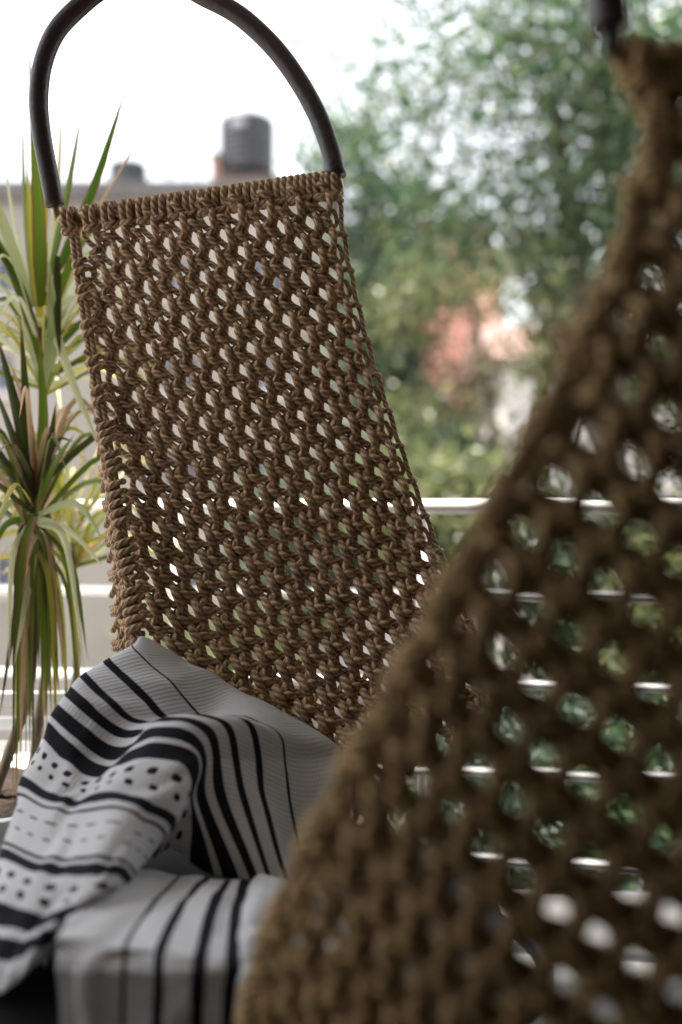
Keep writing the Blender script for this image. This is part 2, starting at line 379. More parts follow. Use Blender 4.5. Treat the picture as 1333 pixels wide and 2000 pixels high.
for j in range(0, 28, 2):                             # rungs that tie the edge cord to the field
    cordline(Pmain, [(17.4,j-.12,.004),(17.9,j-.02,.006),(18.3,j+.02,.003),(18.42,j+.08,-.003)], RM*.95, 8, 10, 'border_link', M['cord'], chair)
print('main knots', nk)
# left border: two straight cords with groups of wraps that turn towards the viewer lower down
def LB(y, off=0.):
    t = (np.asarray(y, float)-470)/800.
    return px(Lf(y)+off, y, 1.648-.13*np.clip(t,0,1.3)**1.3)
yy = np.linspace(440, 1330, 60)
for off in (-5, 5):
    mb = MB(); p = LB(yy, off); p[0] = rodA+(rodB-rodA)*(.05+off*.001); mb.tube(p, RM, 8); mb.build('border_cord', M['cord'], chair, True)
y = 500.
g_ = 0
while y < 1300:
    t = (y-480)/800.; hh = 34+22*max(t,0)
    if t > .5: hh = 90
    gap = 15 if t > .4 else 26
    ys = np.linspace(y, y+hh, 6)
    turns = max(2, round(hh/(15+5*max(t,0))))
    coil(LB(ys, 3), .0092+.0070*min(max(t,0),1), turns, RM*1.02, 8, 'border_wrap', M['cord'], chair, ph=rng.uniform(0,6))
    # short link into the knotted field
    p0 = LB(y+hh*.6, 8); p1 = LB(y+hh*1.0, 32)+np.array([0,.012,0])
    mb = MB(); mb.tube(cr([p0, (p0+p1)/2+[0,-.008,.004], p1], 8), RM, 8); mb.build('border_link', M['cord'], chair, True)
    y += hh+gap; g_ += 1
# the wing of netting that turns back behind the left border
def Pwing(i, j):
    y = 470+34*np.asarray(j,float)+6*np.asarray(i,float); t = np.clip((y-650)/600.,0,1.2)
    x = Lf(y)-(22*t+2)*np.asarray(i,float)*.75+6; d = 1.648-.13*np.clip((y-470)/800.,0,1.3)**1.3+.03+.035*np.asarray(i,float)
    return px(x, y, d)
for j in range(8, 27):
    for i in (1, 2):
        if (i+j) % 2: continue
        knot(Pwing, i, j, RM, 6, .8, M['cord'], chair, nscale=.8)
# ring frame of the seat and its legs
th = np.linspace(0, 2*np.pi, 64, endpoint=False)
RC = np.array([-.10,1.37,.40])
mb = MB(); mb.tube(np.stack([RC[0]+.37*np.cos(th), RC[1]-.04+.29*np.sin(th), RC[2]+0*th],1), .011, 10, True); ring = mb.build('seat_ring', M['black_metal'], chair, True)
for a in (35, 145, 215, 325):
    a = math.radians(a); q = RC+[.37*math.cos(a), -.04+.29*math.sin(a), 0]
    mb = MB(); mb.tube([q, q+[.03*math.cos(a),.03*math.sin(a),-.40]], .01, 10); mb.build('leg', M['black_metal'], chair, True)
# netting of the seat: back rows run down to the ring
for q in np.linspace(.1, .9, 18):
    a = math.pi*q; e = RC+[.36*math.cos(a), -.04+.28*math.sin(a), 0]
    s = surf_pts(Pmain, np.array([[18-17*(1-q)-6*q*0, 27., 0.]]))[0] if q < .5 else LB(1300, 0)+np.array([.55-.6*q+.12, .05, 0])
    mb = MB(); mb.tube(cr([s, (s+e)/2+[0,.03,-.02], e], 12), RM, 6); mb.build('seat_cord', M['cord'], chair, True)
# ---- cushion and striped throw
def superbox(c, h, n=28, p=4.0):
    mb = MB(); v = []; f = []
    for a in range(n+1):
        la = -math.pi/2+math.pi*a/n
        for b_ in range(2*n):
            lo = 2*math.pi*b_/(2*n)
            d = np.array([math.cos(la)*math.cos(lo), math.cos(la)*math.sin(lo), math.sin(la)])
            k = (abs(d[0])**p+abs(d[1])**p+abs(d[2])**p)**(-1/p)
            v.append(np.array(c)+d*k*np.array(h))
    for a in range(n):
        for b_ in range(2*n):
            f.append((a*2*n+b_, a*2*n+(b_+1)%(2*n), (a+1)*2*n+(b_+1)%(2*n), (a+1)*2*n+b_))
    mb.add(v, f); return mb
mb = superbox((-.12,1.30,.455), (.33,.27,.055)); cu = mb.build('seat_cushion', M['charcoal'], None, True)
tag(cu, 'dark charcoal seat cushion under the striped throw', 'cushion')
def net(rows, nu, nv):
    """rows: list (u) of lists (v) of (x, y, d) -> dense grid of world points, both directions Catmull-Rom"""
    G = np.stack([cr(np.array(r, float), nv) for r in rows])        # u, nv, 3
    G = np.stack([cr(G[:,k], nu) for k in range(nv)], 1)             # nu, nv, 3
    G[...,2] -= .15*np.clip((G[...,1]-1480)/400., 0, 1.05)      # the lower part comes forward over the seat
    return px(G[...,0], G[...,1], G[...,2])
def cloth(name, rows, u0, nu, nv, mat, parent=None, ruffle=.0015):
    W = net(rows, nu, nv); U = np.linspace(u0, u0+len(rows)-1, nu)
    n = np.cross(np.gradient(W,axis=0), np.gradient(W,axis=1)); n /= np.linalg.norm(n,axis=2)[...,None]+1e-9
    a, b_ = np.meshgrid(np.linspace(0,1,nu), np.linspace(0,1,nv), indexing='ij')
    q = a+.05*np.sin(b_*9+2)+.03*np.sin(b_*21+a*7); q2 = b_+.06*np.sin(a*8)+.03*np.sin(a*19+b_*5)
    wr = np.sin(q*23+q2*9)+np.sin(q2*17-q*11+1)+.6*np.sin(q*41+q2*31)+.5*(1-2*np.abs(np.sin(q*19+q2*13+.4)))*np.sin(q2*6+q*4)+.35*np.sin(q2*63+q*17)*np.sin(q*9+1)
    W = W+n*(ruffle*wr)[...,None]
    L = np.concatenate([np.zeros((nu,1)), np.cumsum(np.linalg.norm(np.diff(W,axis=1),axis=2),1)],1)
    mb = MB(); f = []; uv = []
    for i in range(nu-1):
        for j in range(nv-1):
            f.append((i*nv+j,(i+1)*nv+j,(i+1)*nv+j+1,i*nv+j+1)); uv.append([(U[i],L[i,j]),(U[i+1],L[i+1,j]),(U[i+1],L[i+1,j+1]),(U[i],L[i,j+1])])
    mb.add(W.reshape(-1,3), f, uv); o = mb.build(name, mat, parent, True)
    so = o.modifiers.new('thickness', 'SOLIDIFY'); so.thickness = .0035; so.offset = 0
    return o
M['throw'] = cloth_mat('striped_cotton', [(1,.10),(2,.28),(3,.34),(4,.5),(5,.62),(6,.80),(9,.5),(9.62,.12),(11.55,.12),(12,.42),(14,.7),(15,.6)], [(7.1,.19,31,.42),(7.85,.17,31,.36),(10.3,.04,26,.55),(10.9,.04,29,.4),(12.75,.14,28,.42),(13.3,.12,28,.36)], 18.)
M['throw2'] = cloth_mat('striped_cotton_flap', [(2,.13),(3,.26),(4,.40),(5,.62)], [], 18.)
R_ = [
 # u=-1: folded back behind the ridge
 [(300,1275,1.56),(330,1290,1.56),(385,1320,1.56),(450,1352,1.56),(530,1400,1.55),(605,1450,1.54),(665,1510,1.52),(700,1600,1.50)],
 [(290,1252,1.52),(283,1247,1.50),(350,1287,1.50),(430,1331,1.50),(520,1376,1.49),(600,1421,1.48),(660,1482,1.46),(690,1570,1.44)],
 [(285,1268,1.54),(260,1262,1.48),(335,1330,1.45),(398,1400,1.44),(480,1404,1.42),(545,1428,1.41),(562,1530,1.42),(600,1720,1.43)],
 [(240,1300,1.54),(211,1290,1.47),(280,1355,1.43),(340,1412,1.42),(430,1404,1.385),(492,1420,1.38),(515,1560,1.39),(560,1720,1.40)],
 [(195,1335,1.54),(168,1322,1.46),(217,1370,1.42),(278,1414,1.41),(375,1402,1.36),(448,1420,1.35),(470,1550,1.365),(530,1725,1.39)],
 [(160,1365,1.53),(139,1352,1.44),(187,1395,1.40),(252,1434,1.395),(332,1410,1.335),(412,1432,1.325),(432,1560,1.345),(500,1725,1.38)],
 [(130,1402,1.52),(111,1389,1.43),(160,1430,1.385),(228,1470,1.375),(312,1430,1.31),(388,1462,1.305),(398,1565,1.33),(455,1715,1.37)],
 [(110,1438,1.51),(91,1424,1.41),(135,1470,1.365),(200,1508,1.355),(285,1464,1.29),(374,1490,1.285),(378,1580,1.32),(400,1700,1.37)],
 [(95,1475,1.50),(75,1462,1.395),(125,1503,1.345),(180,1535,1.335),(250,1498,1.27),(345,1515,1.265),(368,1562,1.30),(345,1660,1.36)],
 [(80,1508,1.48),(61,1494,1.38),(108,1530,1.325),(160,1555,1.315),(232,1528,1.25),(312,1550,1.25),(352,1585,1.29),(320,1660,1.35)],
 [(68,1540,1.46),(50,1527,1.36),(95,1556,1.305),(150,1570,1.29),(222,1552,1.235),(288,1575,1.235),(335,1605,1.285),(300,1670,1.34)],
 [(55,1585,1.44),(38,1568,1.34),(90,1592,1.28),(150,1604,1.26),(220,1598,1.215),(272,1612,1.22),(305,1640,1.28),(270,1690,1.33)],
 [(40,1635,1.42),(22,1620,1.31),(80,1640,1.25),(145,1652,1.23),(210,1648,1.19),(256,1655,1.20),(280,1680,1.27),(240,1715,1.32)],
 [(25,1685,1.40),(8,1668,1.28),(65,1690,1.22),(130,1702,1.20),(195,1700,1.17),(238,1702,1.185),(250,1725,1.25),(210,1750,1.30)],
 [(15,1740,1.38),(-2,1720,1.25),(55,1738,1.19),(110,1748,1.175),(165,1746,1.155),(200,1742,1.17),(210,1760,1.24),(175,1780,1.28)],
 [(10,1800,1.36),(-10,1785,1.22),(40,1795,1.165),(85,1798,1.155),(125,1790,1.145),(150,1780,1.16),(160,1795,1.23),(130,1815,1.27)],
 [(10,1860,1.34),(-15,1850,1.20),(30,1850,1.15),(62,1845,1.14),(92,1832,1.135),(112,1820,1.15),(120,1835,1.22),(100,1850,1.25)],
 [(0,1960,1.33),(-25,1950,1.19),(10,1935,1.15),(35,1915,1.14),(60,1890,1.14),(82,1870,1.16),(90,1880,1.22),(80,1890,1.25)],
]
throw = empty('striped_throw', (-.25,1.3,.51)); tag(throw, 'grey-white cotton throw with black stripes and dots draped over the chair seat', 'throw')
cloth('draped_cloth', R_, -1, 190, 130, M['throw'], throw, .0021)
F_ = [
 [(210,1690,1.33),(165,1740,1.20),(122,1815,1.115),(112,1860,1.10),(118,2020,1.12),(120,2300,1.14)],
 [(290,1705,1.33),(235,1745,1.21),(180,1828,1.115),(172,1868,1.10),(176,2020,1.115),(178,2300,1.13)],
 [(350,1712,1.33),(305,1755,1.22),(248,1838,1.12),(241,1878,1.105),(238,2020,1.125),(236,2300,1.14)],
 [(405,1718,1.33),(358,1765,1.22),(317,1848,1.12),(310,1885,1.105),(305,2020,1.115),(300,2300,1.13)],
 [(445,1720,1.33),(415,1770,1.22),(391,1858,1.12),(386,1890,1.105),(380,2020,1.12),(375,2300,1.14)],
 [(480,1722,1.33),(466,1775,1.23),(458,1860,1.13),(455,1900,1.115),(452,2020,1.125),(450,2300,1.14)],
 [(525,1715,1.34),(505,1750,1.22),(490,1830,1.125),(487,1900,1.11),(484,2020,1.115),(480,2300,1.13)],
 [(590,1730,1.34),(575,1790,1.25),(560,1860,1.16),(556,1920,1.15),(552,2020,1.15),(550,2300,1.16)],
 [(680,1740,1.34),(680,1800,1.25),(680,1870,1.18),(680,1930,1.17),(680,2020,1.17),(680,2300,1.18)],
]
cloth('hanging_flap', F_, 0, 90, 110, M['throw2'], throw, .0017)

# ---- the blurred chair close by
near = empty('macrame_chair', (.35,.8,0))
tag(near, 'dark out-of-focus macrame chair overlapping the lower right of the sharp one', 'chair', 'macrame hanging chairs')
NLf = pathfit([(1262,250),(1248,380),(1195,490),(1140,660),(1075,770),(1035,840),(975,940),(900,1070),(850,1170),(785,1300),(705,1440),(620,1600),(560,1700),(515,1800),(490,1900),(478,2000),(472,2150)], 5)
cs = np.array([-9,-8,-7,-6,-5,-4,-3,-2,-1,0,1.]); 
Xs = np.array([-826,-760,-688,-610,-526,-436,-340,-237,-125,0,147.])
def Pnear_px(c, T):
    c = np.asarray(c, float); T = np.asarray(T, float)
    X = np.where(c > 0, 147*c, np.interp(c, cs, Xs)); 
    sl = np.interp(T, [-7.2,-5,-2,3,8], [-.04,-.12,-.30,-.28,-.22])
    return 1030+13*T+X+np.clip(-T-4,0,4)*6, 1186+147*T+sl*np.where(c>0, X, X*.75), c, T
def Pnear(i, j):
    c = np.asarray(i, float)/2; T = np.asarray(j, float)/2
    x, y, c, T = Pnear_px(c, T)
    d = .70+.0042*np.clip(-c,0,9)**2+.012*np.clip(-T,0,8)+.02*np.clip(c-2,0,9)
    return px(x, y, d)
RN = .0056
nk = 0
for j in range(-13, 15):
    for i in range(-16, 13):
        if (i+j) % 2: continue
        x, y, c, T = Pnear_px(i/2., j/2.)
        if x < NLf(y)+32 or y < 330: continue
        if y > 2150: continue
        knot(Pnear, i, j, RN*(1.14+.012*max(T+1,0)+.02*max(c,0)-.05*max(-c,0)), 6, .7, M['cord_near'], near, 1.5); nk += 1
print('near knots', nk)
def NB(y, off=0.):
    y = np.asarray(y, float); x = NLf(y)+off
    c = np.interp((x-1030-13*(y-1186)/147.), Xs, cs)
    d = .70+.0042*np.clip(-c,0,9)**2+.012*np.clip(-(y-1186)/147.,0,8)
    return px(x, y, d)
nrA = px(1192, 105, .80); nrB = nrA+np.array([.52,.16,.0])
yy = np.linspace(255, 2150, 80)
for off in (8, 34):
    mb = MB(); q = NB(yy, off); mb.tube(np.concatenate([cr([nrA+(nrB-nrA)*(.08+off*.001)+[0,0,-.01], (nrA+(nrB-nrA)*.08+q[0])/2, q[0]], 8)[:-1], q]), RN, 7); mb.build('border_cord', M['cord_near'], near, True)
y = 300.
while y < 2100:
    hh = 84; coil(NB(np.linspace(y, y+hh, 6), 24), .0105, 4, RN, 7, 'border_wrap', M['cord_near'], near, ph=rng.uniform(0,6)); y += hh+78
apn = [nrA+[0,0,.02], nrA+[-.004,.0,.08], nrA+[.01,.004,.18], nrA+[.09,.03,.32], nrA+[.19,.06,.38], nrA+[.26,.08,.392], nrA+[.33,.10,.38], nrA+[.43,.13,.32], nrA+[.51,.156,.18], nrA+[.524,.16,.08], nrA+[.52,.16,.02]]
ap = arch(near, apn, .0155, M['leather'], M['brass'], nrA, nrB, .0068, M['black_metal'])
suspension(near, ap[np.argmax(ap[:,2])], M['leather'])
ax = (nrB-nrA)/np.linalg.norm(nrB-nrA)
for k in range(16):
    c = nrA+(nrB-nrA)*(.015+.97*(k+.5)/16)
    g4 = k//3; q = np.array([[4.3+g4*2.4+(k%3)*.12, -12.3, 0],[4.45+g4*2.4+(k%3)*.12, -12.1, 0.]])
    larkhead(c, ax, RN, .0068, M['cord_near'], near, surf_pts(Pnear, q), 6)
RC = np.array([.42,.82,.38])
mb = MB(); mb.tube(np.stack([RC[0]+.36*np.cos(th), RC[1]+.26*np.sin(th), RC[2]+0*th],1), .011, 10, True); mb.build('seat_ring', M['black_metal'], near, True)
for a in (35, 145, 215, 325):
    a = math.radians(a); q = RC+[.36*math.cos(a), .26*math.sin(a), 0]
    mb = MB(); mb.tube([q, q+[.03*math.cos(a),.03*math.sin(a),-.38]], .01, 10); mb.build('leg', M['black_metal'], near, True)

# ------------------------------------------------------------------ railing
rail = empty('railing', (0,2.3,0)); tag(rail, 'white tubular balcony railing with horizontal bars behind the chairs', 'railing')
RY = lambda x: 2.32-.15*x
for k, z in enumerate((1.012,.81,.608,.408,.208)):
    r = .0165 if k == 0 else .0125
    mb = MB(); mb.tube([(-1.7,RY(-1.7),z),(2.2,RY(2.2),z)], r, 14); mb.build('bar', M['white_metal'], rail, True)
for x in (-1.6,-.40,.19,1.2,2.1):
    mb = MB(); mb.tube([(x,RY(x)+.028,0),(x,RY(x)+.028,1.0)], .014, 12); mb.build('post', M['white_metal'], rail, True)
bench = empty('plant_bench', (-.75,2.12,0)); tag(bench, 'low white slatted plant bench beside the striped throw', 'bench')
for k, yv in enumerate((1365,1415,1462)):
    z = CAMZ-(yv-1000)/FPX*2.14
    mb = MB(); mb.box((-1.4,2.14,z-.013),(-.42,2.155,z+.013)); mb.build('slat', M['white_metal'], bench)
for k in range(3):
    mb = MB(); mb.box((-1.4,2.165+.055*k,.40),(-.42,2.205+.055*k,.418)); mb.build('slat', M['white_metal'], bench)
for x in (-1.38,-.44):
    for yv in (2.175,2.29): 
        mb = MB(); mb.box((x-.015,yv-.015,0),(x+.015,yv+.0,.398 if yv > 2.2 else .62)); mb.build('leg', M['white_metal'], bench)

# ------------------------------------------------------------------ potted dracaena
PC = (-.66,1.86)
dr = empty('potted_dracaena', (PC[0],PC[1],0)); tag(dr, 'potted dracaena with long narrow green and yellow blades left of the chair', 'plant')
mb = MB(); mb.lathe([(0,0),(.17,0),(.185,.02),(.235,.44),(.25,.445),(.25,.49),(.225,.49),(.22,.43),(0,.43)], (PC[0],PC[1],0), 48); mb.build('pot', M['pot'], dr, True)
mb = MB(); v = []; f = []
for a in range(10):
    for k in range(40):
        rr = .219*a/9; th_ = 2*math.pi*k/40; v.append((PC[0]+rr*math.cos(th_), PC[1]+rr*math.sin(th_), .455+.018*rng.random()))
f = [(a*40+k, a*40+(k+1)%40, (a+1)*40+(k+1)%40, (a+1)*40+k) for a in range(9) for k in range(40)]
mb.add(v, f); mb.build('soil', M['soil'], dr, True)
def stem(pts, r):
    mb = MB(); p = cr(pts, 24); mb.tube(p, np.linspace(r, r*.7, 24)*(1+.06*np.sin(np.arange(24)*2.3)), 12); return mb.build('stem', M['stem'], dr, True)
s1 = stem([(PC[0],PC[1],.44), px(55,1350,1.88), px(66,1150,1.9), px(66,985,1.9)], .011)
s2 = stem([(PC[0]+.05,PC[1]+.08,.44), px(100,1200,2.02), px(85,900,2.02), px(82,640,2.0)], .010)
s3 = stem([(PC[0]+.09,PC[1]+.10,.44), px(150,1300,2.12), px(140,1060,2.15)], .009)
def blade(p, w, mat, parent, n=16, fold=.25, twist=1.0):
    """long tapering leaf with a shallow keel"""
    p = cr(np.array(p, float), n); t = np.gradient(p, axis=0); t /= np.linalg.norm(t,axis=1)[:,None]
    side = np.cross(t, [0,1.,0]); bad = np.linalg.norm(side,axis=1) < .2; side[bad] = [1,0,0]
    side /= np.linalg.norm(side,axis=1)[:,None]; tw = rng.uniform(-.9,.9)*twist+np.linspace(0, rng.uniform(-.7,.7)*twist, n)
    nr = np.cross(side, t); sd_ = side*np.cos(tw)[:,None]+nr*np.sin(tw)[:,None]; nr = np.cross(sd_, t)
    u = np.linspace(0,1,n); ww = w/2*np.clip(np.minimum(.55+u*2.2, 1)*(1-u**2.6), .015, 1)
    cols = [p-sd_*ww[:,None], p-sd_*ww[:,None]*.5-nr*ww[:,None]*fold*.8, p-nr*ww[:,None]*fold, p+sd_*ww[:,None]*.5-nr*ww[:,None]*fold*.8, p+sd_*ww[:,None]]
    v = np.stack(cols,1).reshape(-1,3); f = []; uv = []
    for a in range(n-1):
        for c in range(4):
            f.append((a*5+c,a*5+c+1,a*5+6+c,a*5+5+c)); uv.append([(u[a],c/4),(u[a],(c+1)/4),(u[a+1],(c+1)/4),(u[a+1],c/4)])
    mb = MB(); mb.add(v, f, uv); return mb.build('leaf', mat, parent, True)
G_, Y_, P_, D_, T_ = (M['drac_'+k] for k in ('green','yellow','pale','dark','tan'))
LV = [ # stem, pixels base > middle > tip, width px, material, depth base, depth tip
 (s2,[(82,600),(74,380),(57,92)],27,G_,2.0,1.97),(s2,[(92,570),(112,390),(122,180)],13,P_,2.0,2.03),(s2,[(98,540),(135,360),(161,212)],17,G_,2.0,1.95),
 (s2,[(108,540),(180,375),(247,172)],20,G_,2.0,1.93),(s2,[(110,540),(212,372),(312,203)],8,T_,2.0,1.95),(s2,[(66,600),(48,390),(44,165)],12,G_,2.0,2.06),
 (s2,[(62,590),(22,400),(-2,190)],9,P_,2.0,2.1),(s2,[(60,600),(12,450),(-35,330)],24,P_,2.0,1.9),(s2,[(72,650),(20,520),(-45,400)],20,G_,2.0,1.9),
 (s2,[(76,690),(38,560),(-30,440)],22,G_,2.0,1.92),(s2,[(88,760),(104,640),(96,505)],24,P_,1.98,1.92),(s2,[(96,610),(140,740),(203,895)],17,P_,1.98,1.85),
 (s2,[(112,500),(113,620),(118,700)],16,D_,1.95,1.93),(s2,[(78,620),(62,470),(52,310)],20,Y_,2.0,2.02),(s2,[(90,600),(86,480),(98,330)],14,Y_,2.0,2.03),
 (s2,[(90,640),(145,500),(205,420)],17,G_,2.0,2.03),(s2,[(90,660),(135,590),(200,520)],15,P_,2.0,2.1),(s2,[(90,700),(150,640),(215,575)],14,G_,2.0,2.1),
 (s2,[(90,680),(150,610),(225,590)],13,Y_,2.0,2.15),
 (s1,[(64,985),(40,830),(-8,645)],27,D_,1.9,1.84),(s1,[(66,985),(54,820),(40,615)],22,D_,1.9,1.86),(s1,[(68,985),(85,820),(74,640)],22,G_,1.9,1.9),
 (s1,[(70,985),(96,880),(110,785)],18,D_,1.9,1.86),(s1,[(72,985),(108,905),(146,848)],18,G_,1.9,1.85),(s1,[(62,990),(20,920),(-35,825)],22,D_,1.9,1.82),
 (s1,[(62,980),(35,880),(-20,730)],24,D_,1.9,1.85),(s1,[(66,980),(62,850),(20,700)],18,T_,1.9,1.87),(s1,[(66,990),(30,930),(-20,900)],16,G_,1.9,1.83),
 (s1,[(72,1005),(150,985),(205,1060)],15,P_,1.9,1.8),(s1,[(72,1010),(140,1040),(205,1110)],13,P_,1.9,1.82),(s1,[(62,1005),(15,985),(-25,1080)],16,P_,1.9,1.83),
 (s1,[(70,1020),(128,1060),(168,1330)],15,P_,1.9,1.82),(s1,[(70,1030),(86,1150),(80,1430)],14,G_,1.9,1.84),(s1,[(66,1030),(54,1150),(38,1520)],17,T_,1.9,1.82),
 (s1,[(64,1030),(35,1170),(-2,1410)],15,D_,1.9,1.83),(s1,[(72,1030),(100,1150),(116,1360)],14,G_,1.9,1.83),(s1,[(74,1020),(140,1100),(172,1290)],13,G_,1.9,1.85),
 (s1,[(64,1020),(25,1090),(18,1320)],14,P_,1.9,1.84),(s1,[(68,1030),(62,1160),(58,1460)],15,G_,1.9,1.82),(s1,[(70,1030),(100,1100),(140,1420)],12,T_,1.9,1.85),
 (s1,[(70,1020),(60,1120),(28,1300)],17,P_,1.9,1.8),(s1,[(60,1010),(0,1040),(-40,1200)],15,G_,1.9,1.84),
]
for st, pts, wd, mt, d0, d1 in LV:
    ds = np.linspace(d0, d1, len(pts)); blade([px(a[0],a[1],d) for a,d in zip(pts,ds)], wd/FPX*d0*1.05, mt, st, twist=.45)
for k in range(30):                                               # old blades hanging straight down round the stem
    a = 66+rng.uniform(-14,14); e = rng.uniform(-70,105); yb = rng.uniform(1000,1080); ln = rng.uniform(250,560)
    d = 1.9+rng.uniform(-.04,.06)
    blade([px(a,yb,d), px(a+e*.75,yb+ln*.22,d-.03), px(a+e,yb+ln,d-.03)], rng.uniform(.008,.0125), [G_,T_,G_,Y_,D_,G_][k % 6], s1, 14)
for st, c, d, n, mats, up in ((s3,(140,1060),2.15,46,[Y_,G_,P_,Y_,T_],.1),(s2,(84,700),2.02,46,[P_,Y_,G_,P_],.0),(s1,(66,995),1.9,34,[G_,Y_,D_,T_,G_],.15)):
    o = px(c[0], c[1], d)
    for k in range(n):
        a = 2*math.pi*k/n+rng.uniform(-.2,.2); l = rng.uniform(.24,.4); e = rng.uniform(-.15,1.2)+up
        dx, dy = math.cos(a)*math.cos(e), math.sin(a)*math.cos(e)
        if dx > .3 and dy < -.2: dy = abs(dy)                     # keep clear of the chair
        o2 = o+[0,0,rng.uniform(-.08,.06)]
        m1 = o2+np.array([dx,dy,math.sin(e)+.25])*l*.5; tp = o2+np.array([dx*1.0,dy*1.0,math.sin(e)*.7-.35*rng.random()])*l
        blade([o2, m1, tp], rng.uniform(.009,.0145), mats[rng.integers(len(mats))], st, 12)

# ------------------------------------------------------------------ buildings
def house(name, label, cat, x0, x1, y0, y1, ztop, mat, wins, roof=None, coping=None, rz=0.):
    """front wall faces the balcony; wins: (xa, xb, za, zb) cut as recessed windows with frame, pane and sill"""
    h = empty(name, ((x0+x1)/2,(y0+y1)/2,GZ)); tag(h, label, cat)
    xs = sorted({x0,x1,*[q for w_ in wins for q in w_[:2]]}); zs = sorted({GZ,ztop,*[q for w_ in wins for q in w_[2:]]})
    mb = MB()
    for a in range(len(xs)-1):
        for b_ in range(len(zs)-1):
            cx, cz = (xs[a]+xs[a+1])/2, (zs[b_]+zs[b_+1])/2
            if any(w_[0] < cx < w_[1] and w_[2] < cz < w_[3] for w_ in wins): continue
            mb.add([(xs[a],y0,zs[b_]),(xs[a+1],y0,zs[b_]),(xs[a+1],y0,zs[b_+1]),(xs[a],y0,zs[b_+1])], [(0,1,2,3)])
    for w_ in wins:
        a,c,d_,e = w_; q = y0+.18
        mb.add([(a,y0,d_),(c,y0,d_),(c,y0,e),(a,y0,e),(a,q,d_),(c,q,d_),(c,q,e),(a,q,e)], [(0,4,5,1),(1,5,6,2),(2,6,7,3),(3,7,4,0)])
    mb.add([(x0,y0,GZ),(x1,y0,GZ),(x1,y1,GZ),(x0,y1,GZ),(x0,y0,ztop),(x1,y0,ztop),(x1,y1,ztop),(x0,y1,ztop)], [(1,2,6,5),(2,3,7,6),(3,0,4,7),(4,5,6,7)])
    mb.build('wall', mat, h)
    for a,c,d_,e in wins:
        q = y0+.14; t = .06
        mb = MB(); mb.box((a,q,d_),(a+t,q+.05,e)); mb.box((c-t,q,d_),(c,q+.05,e)); mb.box((a+t,q,e-t),(c-t,q+.05,e)); mb.box((a+t,q,d_),(c-t,q+.05,d_+t)); mb.box(((a+c)/2-.025,q+.002,d_+t),((a+c)/2+.025,q+.048,e-t))
        wo = mb.build('window', M['offwhite'], h)
        mb = MB(); mb.box((a+t,q+.02,d_+t),(c-t,q+.03,e-t)); mb.build('pane', M['glass'], wo)
        mb = MB(); mb.box((a-.08,y0-.08,d_-.08),(c+.08,y0+.1,d_-.004)); mb.build('sill', M['offwhite'], wo)
    if coping:
        mb = MB(); mb.box((x0-.15,y0-.15,ztop+.003),(x1+.15,y1+.15,ztop+coping)); mb.build('coping', M['coping'], h)
    if roof:
        ym = (y0+y1)/2; o_ = .35
        mb = MB(); mb.add([(x0-o_,y0-o_,ztop+.01),(x1+o_,y0-o_,ztop+.01),(x1+o_,y1+o_,ztop+.01),(x0-o_,y1+o_,ztop+.01),(x0-o_,ym,ztop+roof),(x1+o_,ym,ztop+roof)], [(0,1,5,4),(2,3,4,5),(0,4,3),(1,2,5),(3,2,1,0)]); mb.build('roof', M['roof'], h)
    h.rotation_euler.z = rz
    return h
def at(x, y, d): return px(x, y, d)
D = 19.0; X = lambda x, d=D: float((x-666.5)/FPX*d); Z = lambda y, d=D: float(CAMZ-(y-1000)/FPX*d)
house('apartment_block', 'beige flat-roofed block with grey roof edge carrying the black water tanks', 'building', X(-900), X(655), D, D+7, Z(392), M['beige'],
      [(X(a),X(a+85),Z(b_+78),Z(b_)) for b_ in (500,690,880,1080) for a in (-420,-230,-60,310,480)], coping=.34)
def tank(label, x0, x1, y0, y1, d, mark):
    c = px((x0+x1)/2, y1, d+.6); r = (x1-x0)/2/FPX*d; h = (y1-y0)/FPX*d
    t = empty('water_tank', c); tag(t, label, 'water tank', 'rooftop water tanks')
    ribs = []
    for k in range(9):
        z = .80*h*k/8; ribs += [(r*.97,z),(r*1.0,z+.02*h),(r*1.0,z+.055*h),(r*.97,z+.075*h)]
    mb = MB(); mb.lathe([(0,0)]+ribs+[(r*.99,.86*h),(r*.9,.92*h),(r*.45,.975*h),(r*.4,.98*h)], c, 40); mb.build('body', M['tank'], t, True)
    mb = MB(); mb.lathe([(r*.42,.96*h),(r*.42,1.01*h),(r*.36,1.03*h),(0,1.035*h)], c, 28); mb.build('lid', M['tank'], t, True)
    if mark:                                   # pale emblem on the curved front: a swoosh over a bar
        for (a0,a1,z0,z1) in ((-.55,.05,.70,.735),(-.42,-.05,.745,.78),(-.5,0,.655,.685)):
            v = []; n = 9
            for k in range(n+1):
                a = -math.pi/2+a0+(a1-a0)*k/n; lift = .012*math.sin(math.pi*k/n)
                for z in (z0,z1): v.append((c[0]+1.012*r*math.cos(a), c[1]+1.012*r*math.sin(a), c[2]+(z+lift)*h))
            mb = MB(); mb.add(v, [(2*k,2*k+2,2*k+3,2*k+1) for k in range(n)]); mb.build('emblem', M['tank_mark'], t)
    return t
RZ = Z(392)+.34
def setz(y): return y
yr = float(1000-(RZ-CAMZ)/(D+.6)*FPX)
